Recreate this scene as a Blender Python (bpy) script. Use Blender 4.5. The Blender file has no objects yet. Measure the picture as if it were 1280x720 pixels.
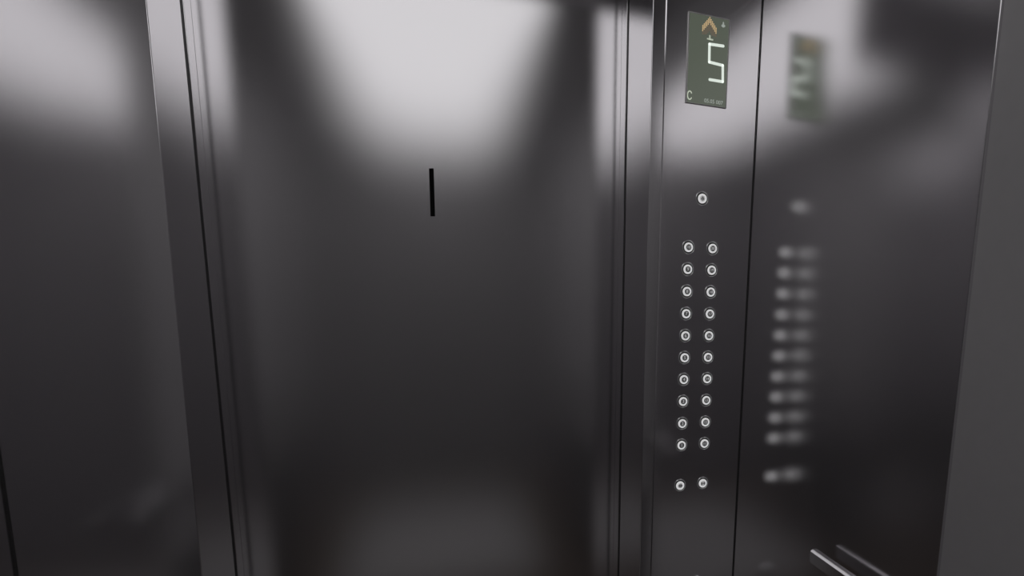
import bpy, bmesh, math
from mathutils import Vector, Matrix

# ---------------------------------------------------------------- basics
scene = bpy.context.scene
COL = scene.collection
PI = math.pi

# lift car, metres: x = 0 is the middle of the door, y = 0 the front wall, car runs to -y
HALF = 0.6726          # half width of the car
DEPTH = 2.44           # front wall to back wall
CEIL = 2.25
OPEN = 0.422           # half width of the door opening
JAMB = 0.1560          # depth of the folded jamb
DOORY = 0.2110         # face of the door
HEAD = 2.105            # underside of the header


def srgb(*c):
    return tuple((v / 12.92 if v <= 0.04045 else ((v + 0.055) / 1.055) ** 2.4) for v in c) + (1.0,)


def principled(name, base, metallic=0.0, rough=0.5, emit=None, strength=0.0, spec=0.5):
    m = bpy.data.materials.new(name)
    m.use_nodes = True
    b = m.node_tree.nodes['Principled BSDF']
    b.inputs['Base Color'].default_value = base
    b.inputs['Metallic'].default_value = metallic
    b.inputs['Roughness'].default_value = rough
    b.inputs['Specular IOR Level'].default_value = spec
    if emit:
        b.inputs['Emission Color'].default_value = emit
        b.inputs['Emission Strength'].default_value = strength
    return m


def steel(name, base, rough, var=0.01, haze=0.09):
    """Satin sheet metal: roughness wanders a little over the sheet."""
    m = bpy.data.materials.new(name)
    m.use_nodes = True
    nt = m.node_tree
    nt.nodes.remove(nt.nodes['Principled BSDF'])
    b = nt.nodes.new('ShaderNodeBsdfAnisotropic')
    b.distribution = 'BECKMANN'
    b.inputs['Color'].default_value = base
    wide = nt.nodes.new('ShaderNodeBsdfAnisotropic')     # faint broad lobe of the satin grain
    wide.distribution = 'GGX'
    wide.inputs['Color'].default_value = base
    wide.inputs['Roughness'].default_value = 0.55
    mixs = nt.nodes.new('ShaderNodeMixShader')
    mixs.inputs[0].default_value = haze
    nt.links.new(b.outputs[0], mixs.inputs[1])
    nt.links.new(wide.outputs[0], mixs.inputs[2])
    nt.links.new(mixs.outputs[0], nt.nodes['Material Output'].inputs['Surface'])
    tc = nt.nodes.new('ShaderNodeTexCoord')
    mp = nt.nodes.new('ShaderNodeMapping')
    mp.inputs['Scale'].default_value = (3.0, 3.0, 1.2)
    nz = nt.nodes.new('ShaderNodeTexNoise')
    nz.inputs['Scale'].default_value = 2.5
    nz.inputs['Detail'].default_value = 3.0
    mr = nt.nodes.new('ShaderNodeMapRange')
    mr.inputs['To Min'].default_value = rough - var
    mr.inputs['To Max'].default_value = rough + var
    nt.links.new(tc.outputs['Object'], mp.inputs['Vector'])
    nt.links.new(mp.outputs['Vector'], nz.inputs['Vector'])
    nt.links.new(nz.outputs['Fac'], mr.inputs['Value'])
    nt.links.new(mr.outputs['Result'], b.inputs['Roughness'])
    return m


def speckle(name, c1, c2, scale, rough):
    m = principled(name, c1, 0.0, rough)
    nt = m.node_tree
    b = nt.nodes['Principled BSDF']
    tc = nt.nodes.new('ShaderNodeTexCoord')
    nz = nt.nodes.new('ShaderNodeTexNoise')
    nz.inputs['Scale'].default_value = scale
    nz.inputs['Detail'].default_value = 4.0
    mx = nt.nodes.new('ShaderNodeMix')
    mx.data_type = 'RGBA'
    mx.inputs[6].default_value = c1
    mx.inputs[7].default_value = c2
    nt.links.new(tc.outputs['Object'], nz.inputs['Vector'])
    nt.links.new(nz.outputs['Fac'], mx.inputs[0])
    nt.links.new(mx.outputs[2], b.inputs['Base Color'])
    return m


STEEL = (0.81, 0.796, 0.813, 1)
M = {
    'steel': steel('satin_steel', STEEL, 0.175),
    'jamb': steel('satin_jamb_steel', STEEL, 0.14),
    'door': steel('satin_door_steel', STEEL, 0.21),
    'panel': steel('satin_panel_steel', STEEL, 0.20),
    'back': speckle('dark_grey_laminate', (0.27, 0.262, 0.27, 1), (0.30, 0.292, 0.30, 1), 60, 0.6),
    'polish': principled('polished_steel', (0.72, 0.72, 0.73, 1), 1.0, 0.12),
    'rail': principled('polished_rail_steel', (0.70, 0.69, 0.70, 1), 1.0, 0.17),
    'laminate': speckle('grey_laminate', (0.43, 0.42, 0.43, 1), (0.46, 0.45, 0.46, 1), 60, 0.6),
    'dado': speckle('dark_dado_laminate', (0.13, 0.126, 0.13, 1), (0.15, 0.146, 0.15, 1), 60, 0.6),
    'floor': speckle('brown_grey_vinyl', (0.17, 0.135, 0.11, 1), (0.13, 0.105, 0.085, 1), 45, 0.45),
    'inlay': speckle('pale_grey_vinyl', (0.63, 0.62, 0.615, 1), (0.56, 0.55, 0.545, 1), 45, 0.45),
    'ceil': principled('ceiling_sheet', (0.55, 0.54, 0.55, 1), 0.0, 0.5),
    'black': principled('black_plastic', (0.004, 0.004, 0.004, 1), 0.0, 0.6, spec=0.1),
    'recess': principled('recess_shade', (0.045, 0.044, 0.045, 1), 0.0, 0.5, spec=0.2),  # dark colour standing in for shade in gaps and recesses
    'lamp': principled('lamp_diffuser', (0.8, 0.8, 0.8, 1), 0.0, 0.5, (1.0, 0.99, 1.0, 1), 0.80),
    'halo': principled('lit_button_ring', (0.6, 0.6, 0.6, 1), 0.0, 0.4, (1.0, 0.99, 1.0, 1), 0.54),
    'cap': principled('button_cap', (0.05, 0.05, 0.05, 1), 0.0, 0.35, (1.0, 0.99, 1.0, 1), 0.03),
    'capl': principled('lit_button_cap', (0.3, 0.3, 0.3, 1), 0.0, 0.35, (1.0, 0.99, 1.0, 1), 0.30),
    'num': principled('lit_numeral', (0.5, 0.5, 0.5, 1), 0.0, 0.4, (1.0, 0.99, 1.0, 1), 0.34),
    'mark': principled('dark_symbol', (0.045, 0.044, 0.045, 1), 0.0, 0.5),
    'screen': principled('lcd_screen', (0.012, 0.014, 0.012, 1), 0.0, 0.22, srgb(0.37, 0.395, 0.35), 0.75, 0.5),
    'seg': principled('lcd_white_segment', (0.3, 0.3, 0.3, 1), 0.0, 0.4, srgb(0.90, 0.94, 0.90), 0.85),
    'orange': principled('lcd_orange_dots', (0.2, 0.15, 0.1, 1), 0.0, 0.4, srgb(0.86, 0.73, 0.54), 0.85),
    'brown': principled('lcd_dim_dots', (0.05, 0.04, 0.03, 1), 0.0, 0.4, srgb(0.47, 0.40, 0.34), 0.7),
    'icon': principled('lcd_pale_icon', (0.2, 0.2, 0.2, 1), 0.0, 0.4, srgb(0.74, 0.77, 0.70), 0.75),
    'faint': principled('lcd_faint_icon', (0.1, 0.1, 0.1, 1), 0.0, 0.4, srgb(0.64, 0.67, 0.64), 0.75),
    'bezel': principled('lcd_bezel', (0.85, 0.85, 0.84, 1), 0.5, 0.5),
}


# ---------------------------------------------------------------- mesh helpers
def box(bm, x0, x1, y0, y1, z0, z1, bevel=0.0, seg=2):
    r = bmesh.ops.create_cube(bm, size=1.0)
    vs = r['verts']
    for v in vs:
        v.co = Vector(((x0 + x1) / 2 + v.co.x * (x1 - x0), (y0 + y1) / 2 + v.co.y * (y1 - y0),
                       (z0 + z1) / 2 + v.co.z * (z1 - z0)))
    if bevel:
        es = list({e for v in vs for e in v.link_edges})
        bmesh.ops.bevel(bm, geom=es, offset=bevel, segments=seg, profile=0.5, affect='EDGES')


def prism(bm, pts, z0, z1, bevel=0.0):
    """Vertical prism over an (x, y) outline; its upright edges can be rounded."""
    lo = [bm.verts.new((x, y, z0)) for x, y in pts]
    hi = [bm.verts.new((x, y, z1)) for x, y in pts]
    n = len(pts)
    bm.faces.new(lo[::-1])
    bm.faces.new(hi)
    up = []
    for i in range(n):
        j = (i + 1) % n
        bm.faces.new((lo[i], lo[j], hi[j], hi[i]))
    bmesh.ops.recalc_face_normals(bm, faces=bm.faces[:])
    if bevel:
        for i in range(n):
            e = bm.edges.get((lo[i], hi[i]))
            if e:
                up.append(e)
        bmesh.ops.bevel(bm, geom=up, offset=bevel, segments=3, profile=0.5, affect='EDGES')


def lathe(bm, prof, cx, cy, cz, n=40, close=False):
    """Revolve a profile of (radius, depth) about the -y axis through (cx, cy, cz)."""
    rings = []
    for r, d in prof:
        if r < 1e-6:
            rings.append([bm.verts.new((cx, cy - d, cz))])
        else:
            rings.append([bm.verts.new((cx + r * math.cos(2 * PI * k / n), cy - d, cz + r * math.sin(2 * PI * k / n)))
                          for k in range(n)])
    pairs = list(zip(rings[:-1], rings[1:]))
    if close:
        pairs.append((rings[-1], rings[0]))
    for a, b in pairs:
        for k in range(n):
            k2 = (k + 1) % n
            if len(a) == 1 and len(b) == 1:
                continue
            if len(a) == 1:
                bm.faces.new((a[0], b[k], b[k2]))
            elif len(b) == 1:
                bm.faces.new((a[k], b[0], a[k2]))
            else:
                bm.faces.new((a[k], b[k], b[k2], a[k2]))
    bmesh.ops.recalc_face_normals(bm, faces=bm.faces[:])


def tube(bm, pts, r, n=24, caps=True):
    pts = [Vector(p) for p in pts]
    rings = []
    for i, p in enumerate(pts):
        d = (pts[min(i + 1, len(pts) - 1)] - pts[max(i - 1, 0)]).normalized()
        up = Vector((0, 0, 1)) if abs(d.z) < 0.9 else Vector((1, 0, 0))
        a = d.cross(up).normalized()
        b = a.cross(d).normalized()
        rr = r[i] if isinstance(r, (list, tuple)) else r
        rings.append([bm.verts.new(p + rr * (a * math.cos(2 * PI * k / n) + b * math.sin(2 * PI * k / n)))
                      for k in range(n)])
    for a, b in zip(rings[:-1], rings[1:]):
        for k in range(n):
            bm.faces.new((a[k], a[(k + 1) % n], b[(k + 1) % n], b[k]))
    if caps:
        bm.faces.new(rings[0][::-1])
        bm.faces.new(rings[-1])
    bmesh.ops.recalc_face_normals(bm, faces=bm.faces[:])


def stroke(bm, pts, w, y, t=0.0006):
    """Flat rounded stroke through (x, z) points lying on the plane y, facing -y."""
    for (xa, za), (xb, zb) in zip(pts[:-1], pts[1:]):
        d = Vector((xb - xa, zb - za))
        L = d.length
        ang = math.atan2(d.y, d.x)
        out = []
        n = 6
        for k in range(n + 1):
            a = -PI / 2 + PI * k / n
            out.append((L + w / 2 * math.cos(a), w / 2 * math.sin(a)))
        for k in range(n + 1):
            a = PI / 2 + PI * k / n
            out.append((w / 2 * math.cos(a), w / 2 * math.sin(a)))
        c, s = math.cos(ang), math.sin(ang)
        P = [(xa + u * c - v * s, za + u * s + v * c) for u, v in out]
        fr = [bm.verts.new((x, y - t, z)) for x, z in P]
        bk = [bm.verts.new((x, y, z)) for x, z in P]
        bm.faces.new(fr)
        bm.faces.new(bk[::-1])
        for k in range(len(P)):
            j = (k + 1) % len(P)
            bm.faces.new((fr[k], bk[k], bk[j], fr[j]))
    bmesh.ops.recalc_face_normals(bm, faces=bm.faces[:])


def obj(name, bm, mat, parent=None, smooth=False, origin=None, sharp=35):
    me = bpy.data.meshes.new(name)
    if origin is not None:
        bmesh.ops.translate(bm, verts=bm.verts[:], vec=-Vector(origin))
    bm.to_mesh(me)
    bm.free()
    me.materials.append(M[mat])
    if smooth:
        for p in me.polygons:
            p.use_smooth = True
        me.set_sharp_from_angle(angle=math.radians(sharp))
    o = bpy.data.objects.new(name, me)
    COL.objects.link(o)
    if origin is not None:
        o.location = origin
    if parent is not None:
        o.parent = parent
    return o


def text_obj(name, body, size, mat, x, y, z, parent=None, thick=0.0003):
    """Lettering as a mesh, centred on (x, z), standing on the plane y and facing -y."""
    cu = bpy.data.curves.new(name, 'FONT')
    cu.body = body
    cu.size = size
    cu.align_x = 'CENTER'
    cu.align_y = 'CENTER'
    cu.extrude = thick
    cu.resolution_u = 3
    tmp = bpy.data.objects.new(name + '_curve', cu)
    COL.objects.link(tmp)
    bpy.context.view_layer.update()
    me = bpy.data.meshes.new_from_object(tmp.evaluated_get(bpy.context.evaluated_depsgraph_get()))
    bpy.data.objects.remove(tmp)
    bpy.data.curves.remove(cu)
    me.transform(Matrix.Rotation(PI / 2, 4, 'X'))
    me.materials.clear()
    me.materials.append(M[mat])
    o = bpy.data.objects.new(name, me)
    COL.objects.link(o)
    o.location = (x, y, z)
    if parent is not None:
        o.parent = parent
    return o


def struct(name, bm, mat):
    o = obj(name, bm, mat)          # flat shading keeps the sheets truly plane
    o['kind'] = 'structure'
    return o


def empty(name, loc, label, cat, group=None):
    o = bpy.data.objects.new(name, None)
    COL.objects.link(o)
    o.location = loc
    o.empty_display_size = 0.05
    tag(o, label, cat, group)
    return o


def tag(o, label, cat, group=None):
    o['label'] = label
    o['category'] = cat
    if group:
        o['group'] = group


# ---------------------------------------------------------------- the car shell
bm = bmesh.new()
box(bm, -HALF - 0.05, HALF + 0.05, -DEPTH - 0.05, 0.30, -0.05, 0.0)
struct('floor', bm, 'floor')
bm = bmesh.new()
box(bm, -0.46, 0.46, -2.15, -1.05, 0.0, 0.002)
struct('floor_inlay', bm, 'inlay')

bm = bmesh.new()
box(bm, -HALF - 0.05, HALF + 0.05, -DEPTH - 0.05, 0.30, CEIL, CEIL + 0.05)
struct('ceiling', bm, 'ceil')

T = 0.03
# front returns: one folded sheet each, face and jamb; the left one leans back by about a degree
LEAN = math.tan(math.radians(1.3))
for s, side in ((-1, 'left'), (1, 'right')):
    bm = bmesh.new()
    prism(bm, [(s * (HALF + T), 0), (s * OPEN, 0), (s * OPEN, JAMB), (s * (OPEN + T), JAMB), (s * (OPEN + T), T), (s * (HALF + T), T)], 0, CEIL, 0.0012)
    if s < 0:
        for v in bm.verts:
            if v.co.y < T / 2:
                v.co.y += (v.co.z - 1.35) * LEAN
    o = struct('wall_front_' + side, bm, 'steel')
    o.data.materials.append(M['jamb'])
    for p in o.data.polygons:
        if p.normal.x * -s > 0.9 and abs(p.center.x) < OPEN + 0.001:
            p.material_index = 1
bm = bmesh.new()
box(bm, -OPEN, OPEN, 0.0, DOORY - 0.002, HEAD, CEIL, 0.001)
struct('wall_front', bm, 'steel')

# slim guide strips between jamb and door
for i, s in enumerate((-1, 1)):
    bm = bmesh.new()
    a, b = sorted((s * OPEN, s * (OPEN + T)))
    box(bm, a, b, JAMB + 0.0170, DOORY - 0.0005, 0, CEIL, 0.0008)
    struct('trim_%d' % (i + 1), bm, 'jamb')
    bm = bmesh.new()      # near-flush filler; the groove's shade is put into its dark colour
    a, b = sorted((s * (OPEN + 0.0010), s * (OPEN + T)))
    box(bm, a, b, JAMB, JAMB + 0.0170, 0, CEIL)
    struct('trim_%d' % (i + 3), bm, 'recess')

bm = bmesh.new()
box(bm, -OPEN - 0.06, OPEN + 0.06, DOORY, DOORY + 0.04, 0.004, CEIL - 0.005, 0.001)
struct('door_1', bm, 'door')

for i, s in enumerate((-1, 1)):     # thin strips in the front corners, gap shade put into their dark colour
    bm = bmesh.new()
    a, b = sorted((s * (HALF - 0.0027), s * HALF))
    box(bm, a, b, -0.0012, 0.0, 0, CEIL)
    if s < 0:             # follows the leaning sheet
        for v in bm.verts:
            v.co.y += (v.co.z - 1.35) * LEAN
    struct('trim_%d' % (i + 5), bm, 'recess')

# side walls: satin sheet in front, grey laminate behind
EDGE, EDGE2 = -0.6006, -1.75
LAM0, LAM1, FRZ = 0.66, 2.20, 2.02      # grey laminate band
for s, side in ((-1, 'left'), (1, 'right')):
    bm = bmesh.new()
    a, b = s * HALF, s * (HALF + T)
    e = EDGE if s > 0 else EDGE + 0.04
    prism(bm, [(a, 0.0), (a, e), (b, e), (b, 0.0)], 0, FRZ, 0.0018)
    struct('wall_' + side, bm, 'panel')
    bm = bmesh.new()
    a, b = sorted((s * (HALF + 0.0055), s * (HALF + T)))
    box(bm, a, b, EDGE2, e, LAM0, LAM1)
    struct('wall_%s_rear' % side, bm, 'laminate')
    bm = bmesh.new()
    box(bm, a, b, EDGE2, e, LAM1, CEIL)
    struct('wall_%s_upper' % side, bm, 'panel')
    bm = bmesh.new()      # frieze over the front sheet
    box(bm, a, b, e, 0.0, FRZ, CEIL)
    struct('wall_%s_front_upper' % side, bm, 'laminate')
    bm = bmesh.new()      # darker dado below the laminate
    a, b = sorted((s * (HALF + 0.0055), s * (HALF + T)))
    box(bm, a, b, EDGE2, e, 0, LAM0)
    struct('wall_%s_lower' % side, bm, 'dado')
    bm = bmesh.new()
    prism(bm, [(s * HALF, EDGE2), (s * HALF, -DEPTH), (s * (HALF + T), -DEPTH), (s * (HALF + T), EDGE2)], 0, CEIL, 0.0012)
    struct('wall_%s_back' % side, bm, 'panel')

bm = bmesh.new()
box(bm, -HALF - T, HALF + T, -DEPTH - T, -DEPTH, 0, CEIL)
struct('wall_back', bm, 'back')

# ---------------------------------------------------------------- ceiling light
LX, LY0, LY1 = 0.35, -2.37, -0.20
lamp = empty('ceiling_light', (0, (LY0 + LY1) / 2, CEIL), 'broad white light panel in the ceiling, mirrored as the glow on the upper door', 'light')
inv = Matrix.Translation(-Vector(lamp.location))
bm = bmesh.new()
box(bm, -LX, LX, LY0, LY1, CEIL - 0.012, CEIL - 0.002, 0.003)
bmesh.ops.transform(bm, matrix=inv, verts=bm.verts[:])
obj('diffuser', bm, 'lamp', lamp)
bm = bmesh.new()
F = 0.018
for x0, x1, y0, y1 in ((-LX - F, -LX, LY0 - F, LY1 + F), (LX, LX + F, LY0 - F, LY1 + F), (-LX, LX, LY0 - F, LY0), (-LX, LX, LY1, LY1 + F)):
    box(bm, x0, x1, y0, y1, CEIL - 0.016, CEIL, 0.0015)
bmesh.ops.transform(bm, matrix=inv, verts=bm.verts[:])
obj('frame', bm, 'polish', lamp)

# ---------------------------------------------------------------- black strip on the door
bm = bmesh.new()
q = [(-0.0137, 1.6281), (-0.0041, 1.6288), (-0.0044, 1.5275), (-0.0139, 1.5269)]
fr = [bm.verts.new((x, DOORY - 0.002, z)) for x, z in q]
bk = [bm.verts.new((x, DOORY, z)) for x, z in q]
bm.faces.new(fr)
bm.faces.new(bk[::-1])
for k in range(4):
    bm.faces.new((fr[k], bk[k], bk[(k + 1) % 4], fr[(k + 1) % 4]))
bmesh.ops.recalc_face_normals(bm, faces=bm.faces[:])
o = obj('black_strip', bm, 'black', origin=(-0.009, DOORY, 1.5270))
tag(o, 'short thin black upright strip in the middle of the grey metal door', 'strip')

# ---------------------------------------------------------------- handrails
RR = 0.013


def handrail(s, label, y0, z):
    x = s * 0.6426
    y1 = -2.02
    root = empty('handrail', (x, (y0 + y1) / 2, z), label, 'handrail')
    o3 = Vector(root.location)
    bm = bmesh.new()
    # flat bar with a crowned chamfer along its upper inner edge
    prof = [(0.0063, -0.013), (-0.0063, -0.013), (-0.0070, -0.0123), (-0.0070, 0.0093)]
    nx, nz, RC = -0.62, 0.785, 0.026
    for k in range(9):
        u = 0.0030 * (k / 4 - 1)
        w = math.sqrt(RC * RC - u * u) - math.sqrt(RC * RC - 0.0030 ** 2)
        prof.append((-0.00465 + nx * w + nz * u, 0.01115 + nz * w - nx * u))
    prof += [(-0.0022, 0.0130), (0.0062, 0.0130), (0.0070, 0.0122), (0.0070, -0.0123)]
    prof = [(s * a, b) for a, b in prof]
    rings = []
    for yy, sc in ((y0, 0.80), (y0 - 0.0010, 0.93), (y0 - 0.0028, 1.0), (y1 + 0.0028, 1.0), (y1 + 0.0010, 0.93), (y1, 0.80)):
        rings.append([bm.verts.new((x + sc * a, yy, z + sc * b)) for a, b in prof])
    for ra, rb in zip(rings[:-1], rings[1:]):
        for k in range(len(prof)):
            k2 = (k + 1) % len(prof)
            bm.faces.new((ra[k], ra[k2], rb[k2], rb[k]))
    bm.faces.new(rings[0])
    bm.faces.new(rings[-1][::-1])
    bmesh.ops.recalc_face_normals(bm, faces=bm.faces[:])
    bmesh.ops.translate(bm, verts=bm.verts[:], vec=-o3)
    obj('bar', bm, 'rail', root, True, sharp=20)
    for yb, wall in ((-0.52, HALF), (-1.20, HALF + 0.0055), (-1.88, HALF)):
        bm = bmesh.new()
        tube(bm, [(x, yb, z - 0.004), (s * (HALF - 0.004), yb, z - 0.004)], 0.006, 16)
        bmesh.ops.translate(bm, verts=bm.verts[:], vec=-o3)
        br = obj('bracket', bm, 'rail', root, True)
        bm = bmesh.new()
        tube(bm, [(s * (HALF - 0.005), yb, z - 0.004), (s * wall, yb, z - 0.004)], 0.020, 28)
        bmesh.ops.translate(bm, verts=bm.verts[:], vec=-o3)
        obj('wall_plate', bm, 'rail', br, True)
    return root


handrail(1, 'thin polished steel handrail low on the right wall', -0.348, 0.8915)
handrail(-1, 'polished steel handrail on the left wall, a faint streak in the left front panel', -0.345, 0.862)

# ---------------------------------------------------------------- control panel
PX0, PX1, PT = 0.4494, 0.6697, 0.0018
cop = empty('control_panel', (0.5587, 0, 0.02), 'tall flush steel lift control panel with floor display and two columns of round buttons', 'control panel')
CO = Vector(cop.location)


def child(name, bm, mat, parent=cop, smooth=True, label=None):
    """A part laid out in car coordinates, with its origin on its parent chain's root."""
    bmesh.ops.translate(bm, verts=bm.verts[:], vec=-CO)
    o = obj(name, bm, mat, parent, smooth)
    if label:
        o['label'] = label
    return o


bm = bmesh.new()
prism(bm, [(PX0, 0.0), (PX0 + 0.0022, -PT), (PX1, -PT), (PX1, 0.0)], 0.02, 2.2)
child('faceplate', bm, 'steel', smooth=False)

# floor display: glass with a lit LCD face
DX0, DX1, DZ0, DZ1 = 0.4990, 0.5952, 1.7707, 1.9481
SY = -PT - 0.0022
bm = bmesh.new()
B = 0.0026
for x0, x1, z0, z1 in ((DX0, DX0 + B, DZ0, DZ1), (DX1 - B, DX1, DZ0, DZ1), (DX0 + B, DX1 - B, DZ0, DZ0 + B * 0.6), (DX0 + B, DX1 - B, DZ1 - B, DZ1)):
    box(bm, x0, x1, -PT - 0.0030, -PT, z0, z1, 0.0005)
disp = child('floor_display', bm, 'bezel', label='green-grey lit display showing floor 5 under an orange up arrow')
bm = bmesh.new()
box(bm, DX0 + B * 0.8, DX1 - B * 0.8, SY, -PT, DZ0 + B * 0.4, DZ1 - B * 0.8)
child('screen', bm, 'screen', disp)
bm = bmesh.new()
stroke(bm, [(0.5815, 1.8937), (0.5490, 1.8925), (0.5500, 1.8575), (0.5822, 1.8555), (0.5838, 1.8232), (0.5527, 1.8232)], 0.0056, SY)
child('digit', bm, 'seg', disp)

ax, az, pitch = 0.5476, 1.9435, 0.00310
bm, bm2 = bmesh.new(), bmesh.new()
dot = 0.00200
for i in range(-5, 6):
    top = az - abs(i) * 0.0036
    for k in range(9):
        zz = top - k * pitch
        if zz < 1.9085:
            break
        lit = k < 4
        box(bm if lit else bm2, ax + i * pitch - dot / 2, ax + i * pitch + dot / 2, SY - 0.0005, SY, zz - dot / 2, zz + dot / 2)
child('arrow', bm, 'orange', disp, False, 'orange dotted up arrow')
child('dim_dots', bm2, 'brown', disp, False, 'dim brown dots inside the arrow')
bm = bmesh.new()
stroke(bm, [(0.5440, 1.9022), (0.5560, 1.9018)], 0.0028, SY)
stroke(bm, [(0.5495, 1.9020), (0.5490, 1.9085)], 0.0032, SY)
child('arrow_foot', bm, 'icon', disp, False)
bm = bmesh.new()
arc = [(0.5075 + 0.0050 * math.cos(a), 1.7862 + 0.0082 * math.sin(a)) for a in [math.radians(35 + 10 * k) for k in range(0, 30)]]
stroke(bm, arc, 0.0022, SY)
child('ring_icon', bm, 'icon', disp, False)
bm = bmesh.new()
stroke(bm, [(0.5775, 1.9330), (0.5815, 1.9330)], 0.0050, SY)
stroke(bm, [(0.5795, 1.9310), (0.5795, 1.9390)], 0.0030, SY)
child('corner_icon', bm, 'faint', disp, False)
t = text_obj('display_text', '05.05 007', 0.0112, 'faint', 0.5640 - CO.x, SY - 0.0003 - CO.y, 1.7800 - CO.z, disp)

# ---------------------------------------------------------------- buttons
BY = -PT


def make_button(cx, cz, numeral=None, symbol=None):
    bm = bmesh.new()
    prof = []
    for k in range(13):                       # rounded outer ring
        a = PI * k / 12
        prof.append((0.0147 + 0.0012 * math.cos(a), 0.0 + 0.0014 * math.sin(a)))
    prof += [(0.0132, 0.0002), (0.0118, 0.0002)]
    lathe(bm, prof, cx, BY, cz)
    b = child('call_button', bm, 'polish')
    bm = bmesh.new()
    lathe(bm, [(0.0134, 0.0004), (0.0, 0.0004)], cx, BY, cz)
    child('recess', bm, 'recess', b)
    bm = bmesh.new()
    lathe(bm, [(0.0102, 0.0004), (0.0102, 0.0026), (0.0097, 0.0031), (0.0068, 0.0031), (0.0064, 0.0028), (0.0064, 0.0004)], cx, BY, cz)
    child('halo', bm, 'halo', b, True, 'glowing white ring')
    bm = bmesh.new()
    lathe(bm, [(0.0065, 0.0004), (0.0065, 0.0026), (0.0, 0.0027)], cx, BY, cz)
    child('cap', bm, 'capl' if symbol else 'cap', b)
    if numeral:
        text_obj('numeral', numeral, 0.0105 if len(numeral) == 1 else 0.0088, 'num', cx - CO.x, BY - 0.0029 - CO.y, cz - CO.z, b)
    if symbol:
        bm = bmesh.new()
        for pts in symbol:
            stroke(bm, [(cx + u, cz + v) for u, v in pts], 0.0016, BY - 0.0027)
        child('symbol', bm, 'mark', b, False)
    return b


CX = (0.51785, 0.57687)
ROWS = [1.47320, 1.42546, 1.37666, 1.32736, 1.27774, 1.22782, 1.17757, 1.12648, 1.07429, 1.02247]
for r, z in enumerate(ROWS):
    make_button(CX[0], z, str(10 - r))
    make_button(CX[1], z, str(20 - r))
e = 0.001
OPENS = [[(-.0012, .003), (-.0045, 0), (-.0012, -.003), (-.0012, .003)], [(.0012, .003), (.0045, 0), (.0012, -.003), (.0012, .003)]]
CLOSES = [[(-.0045, .003), (-.0012, 0), (-.0045, -.003), (-.0045, .003)], [(.0045, .003), (.0012, 0), (.0045, -.003), (.0045, .003)]]
BELL = [[(-.0030, -.0015), (0, .0035)], [(0, .0035), (.0030, -.0015)], [(-.0030, -.0015), (.0030, -.0015)], [(0, -.0035), (0.0001, -.0035)]]
make_button(CX[0], 0.92421, symbol=OPENS)
make_button(CX[1], 0.92421, symbol=CLOSES)
make_button(0.54674, 1.57889, symbol=BELL)

# key switch near the foot of the panel
kx, kz = 0.5733, 0.6712
bm = bmesh.new()
lathe(bm, [(0.0165, 0.0), (0.0165, 0.0020), (0.0150, 0.0034), (0.0120, 0.0034), (0.0112, 0.0022), (0.0, 0.0022)], kx, BY, kz)
ks = child('key_switch', bm, 'polish')
bm = bmesh.new()
lathe(bm, [(0.0095, 0.0022), (0.0095, 0.0036), (0.0088, 0.0042), (0.0, 0.0042)], kx, BY, kz)
child('key_barrel', bm, 'polish', ks)
bm = bmesh.new()
box(bm, kx - 0.0011, kx + 0.0011, BY - 0.0045, BY - 0.0041, kz - 0.006, kz + 0.006)
child('keyhole', bm, 'recess', ks, False)

# ---------------------------------------------------------------- camera (an off-centre crop of a wider picture, hence the shift)
cam = bpy.data.cameras.new('camera')
cam.sensor_fit = 'HORIZONTAL'
cam.sensor_width = 36.0
cam.lens = 722.396 / 1280 * 36.0
cam.shift_x = (640 - 811.58) / 1280
cam.shift_y = (479.41 - 360) / 1280
cam.clip_start = 0.01
co = bpy.data.objects.new('camera', cam)
COL.objects.link(co)
R = [(0.9375165851544683, -0.02520397177964716, -0.3470265297737841),
     (-0.0326715061351945, 0.9865893602293505, -0.1599187511491345),
     (0.34640326968312857, 0.16126436087608326, 0.9241204362333224)]
mp = lambda v, s: Vector((s * v[0], s * v[2], -s * v[1]))
X, Y, Z = mp(R[0], 1), mp(R[1], -1), mp(R[2], -1)
co.matrix_world = Matrix(((X.x, Y.x, Z.x, -0.0152), (X.y, Y.y, Z.y, -1.2), (X.z, Y.z, Z.z, 1.38), (0, 0, 0, 1)))
scene.camera = co

# ---------------------------------------------------------------- world and view
w = bpy.data.worlds.new('world')
scene.world = w
w.use_nodes = True
w.node_tree.nodes['Background'].inputs[0].default_value = (0, 0, 0, 1)
w.node_tree.nodes['Background'].inputs[1].default_value = 0.0
scene.view_settings.view_transform = 'Standard'
scene.view_settings.look = 'None'
scene.view_settings.gamma = 1.0
scene.view_settings.exposure = 0.0
scene.view_settings.use_curve_mapping = False
scene.cycles.max_bounces = 16
scene.cycles.glossy_bounces = 12
scene.cycles.diffuse_bounces = 5
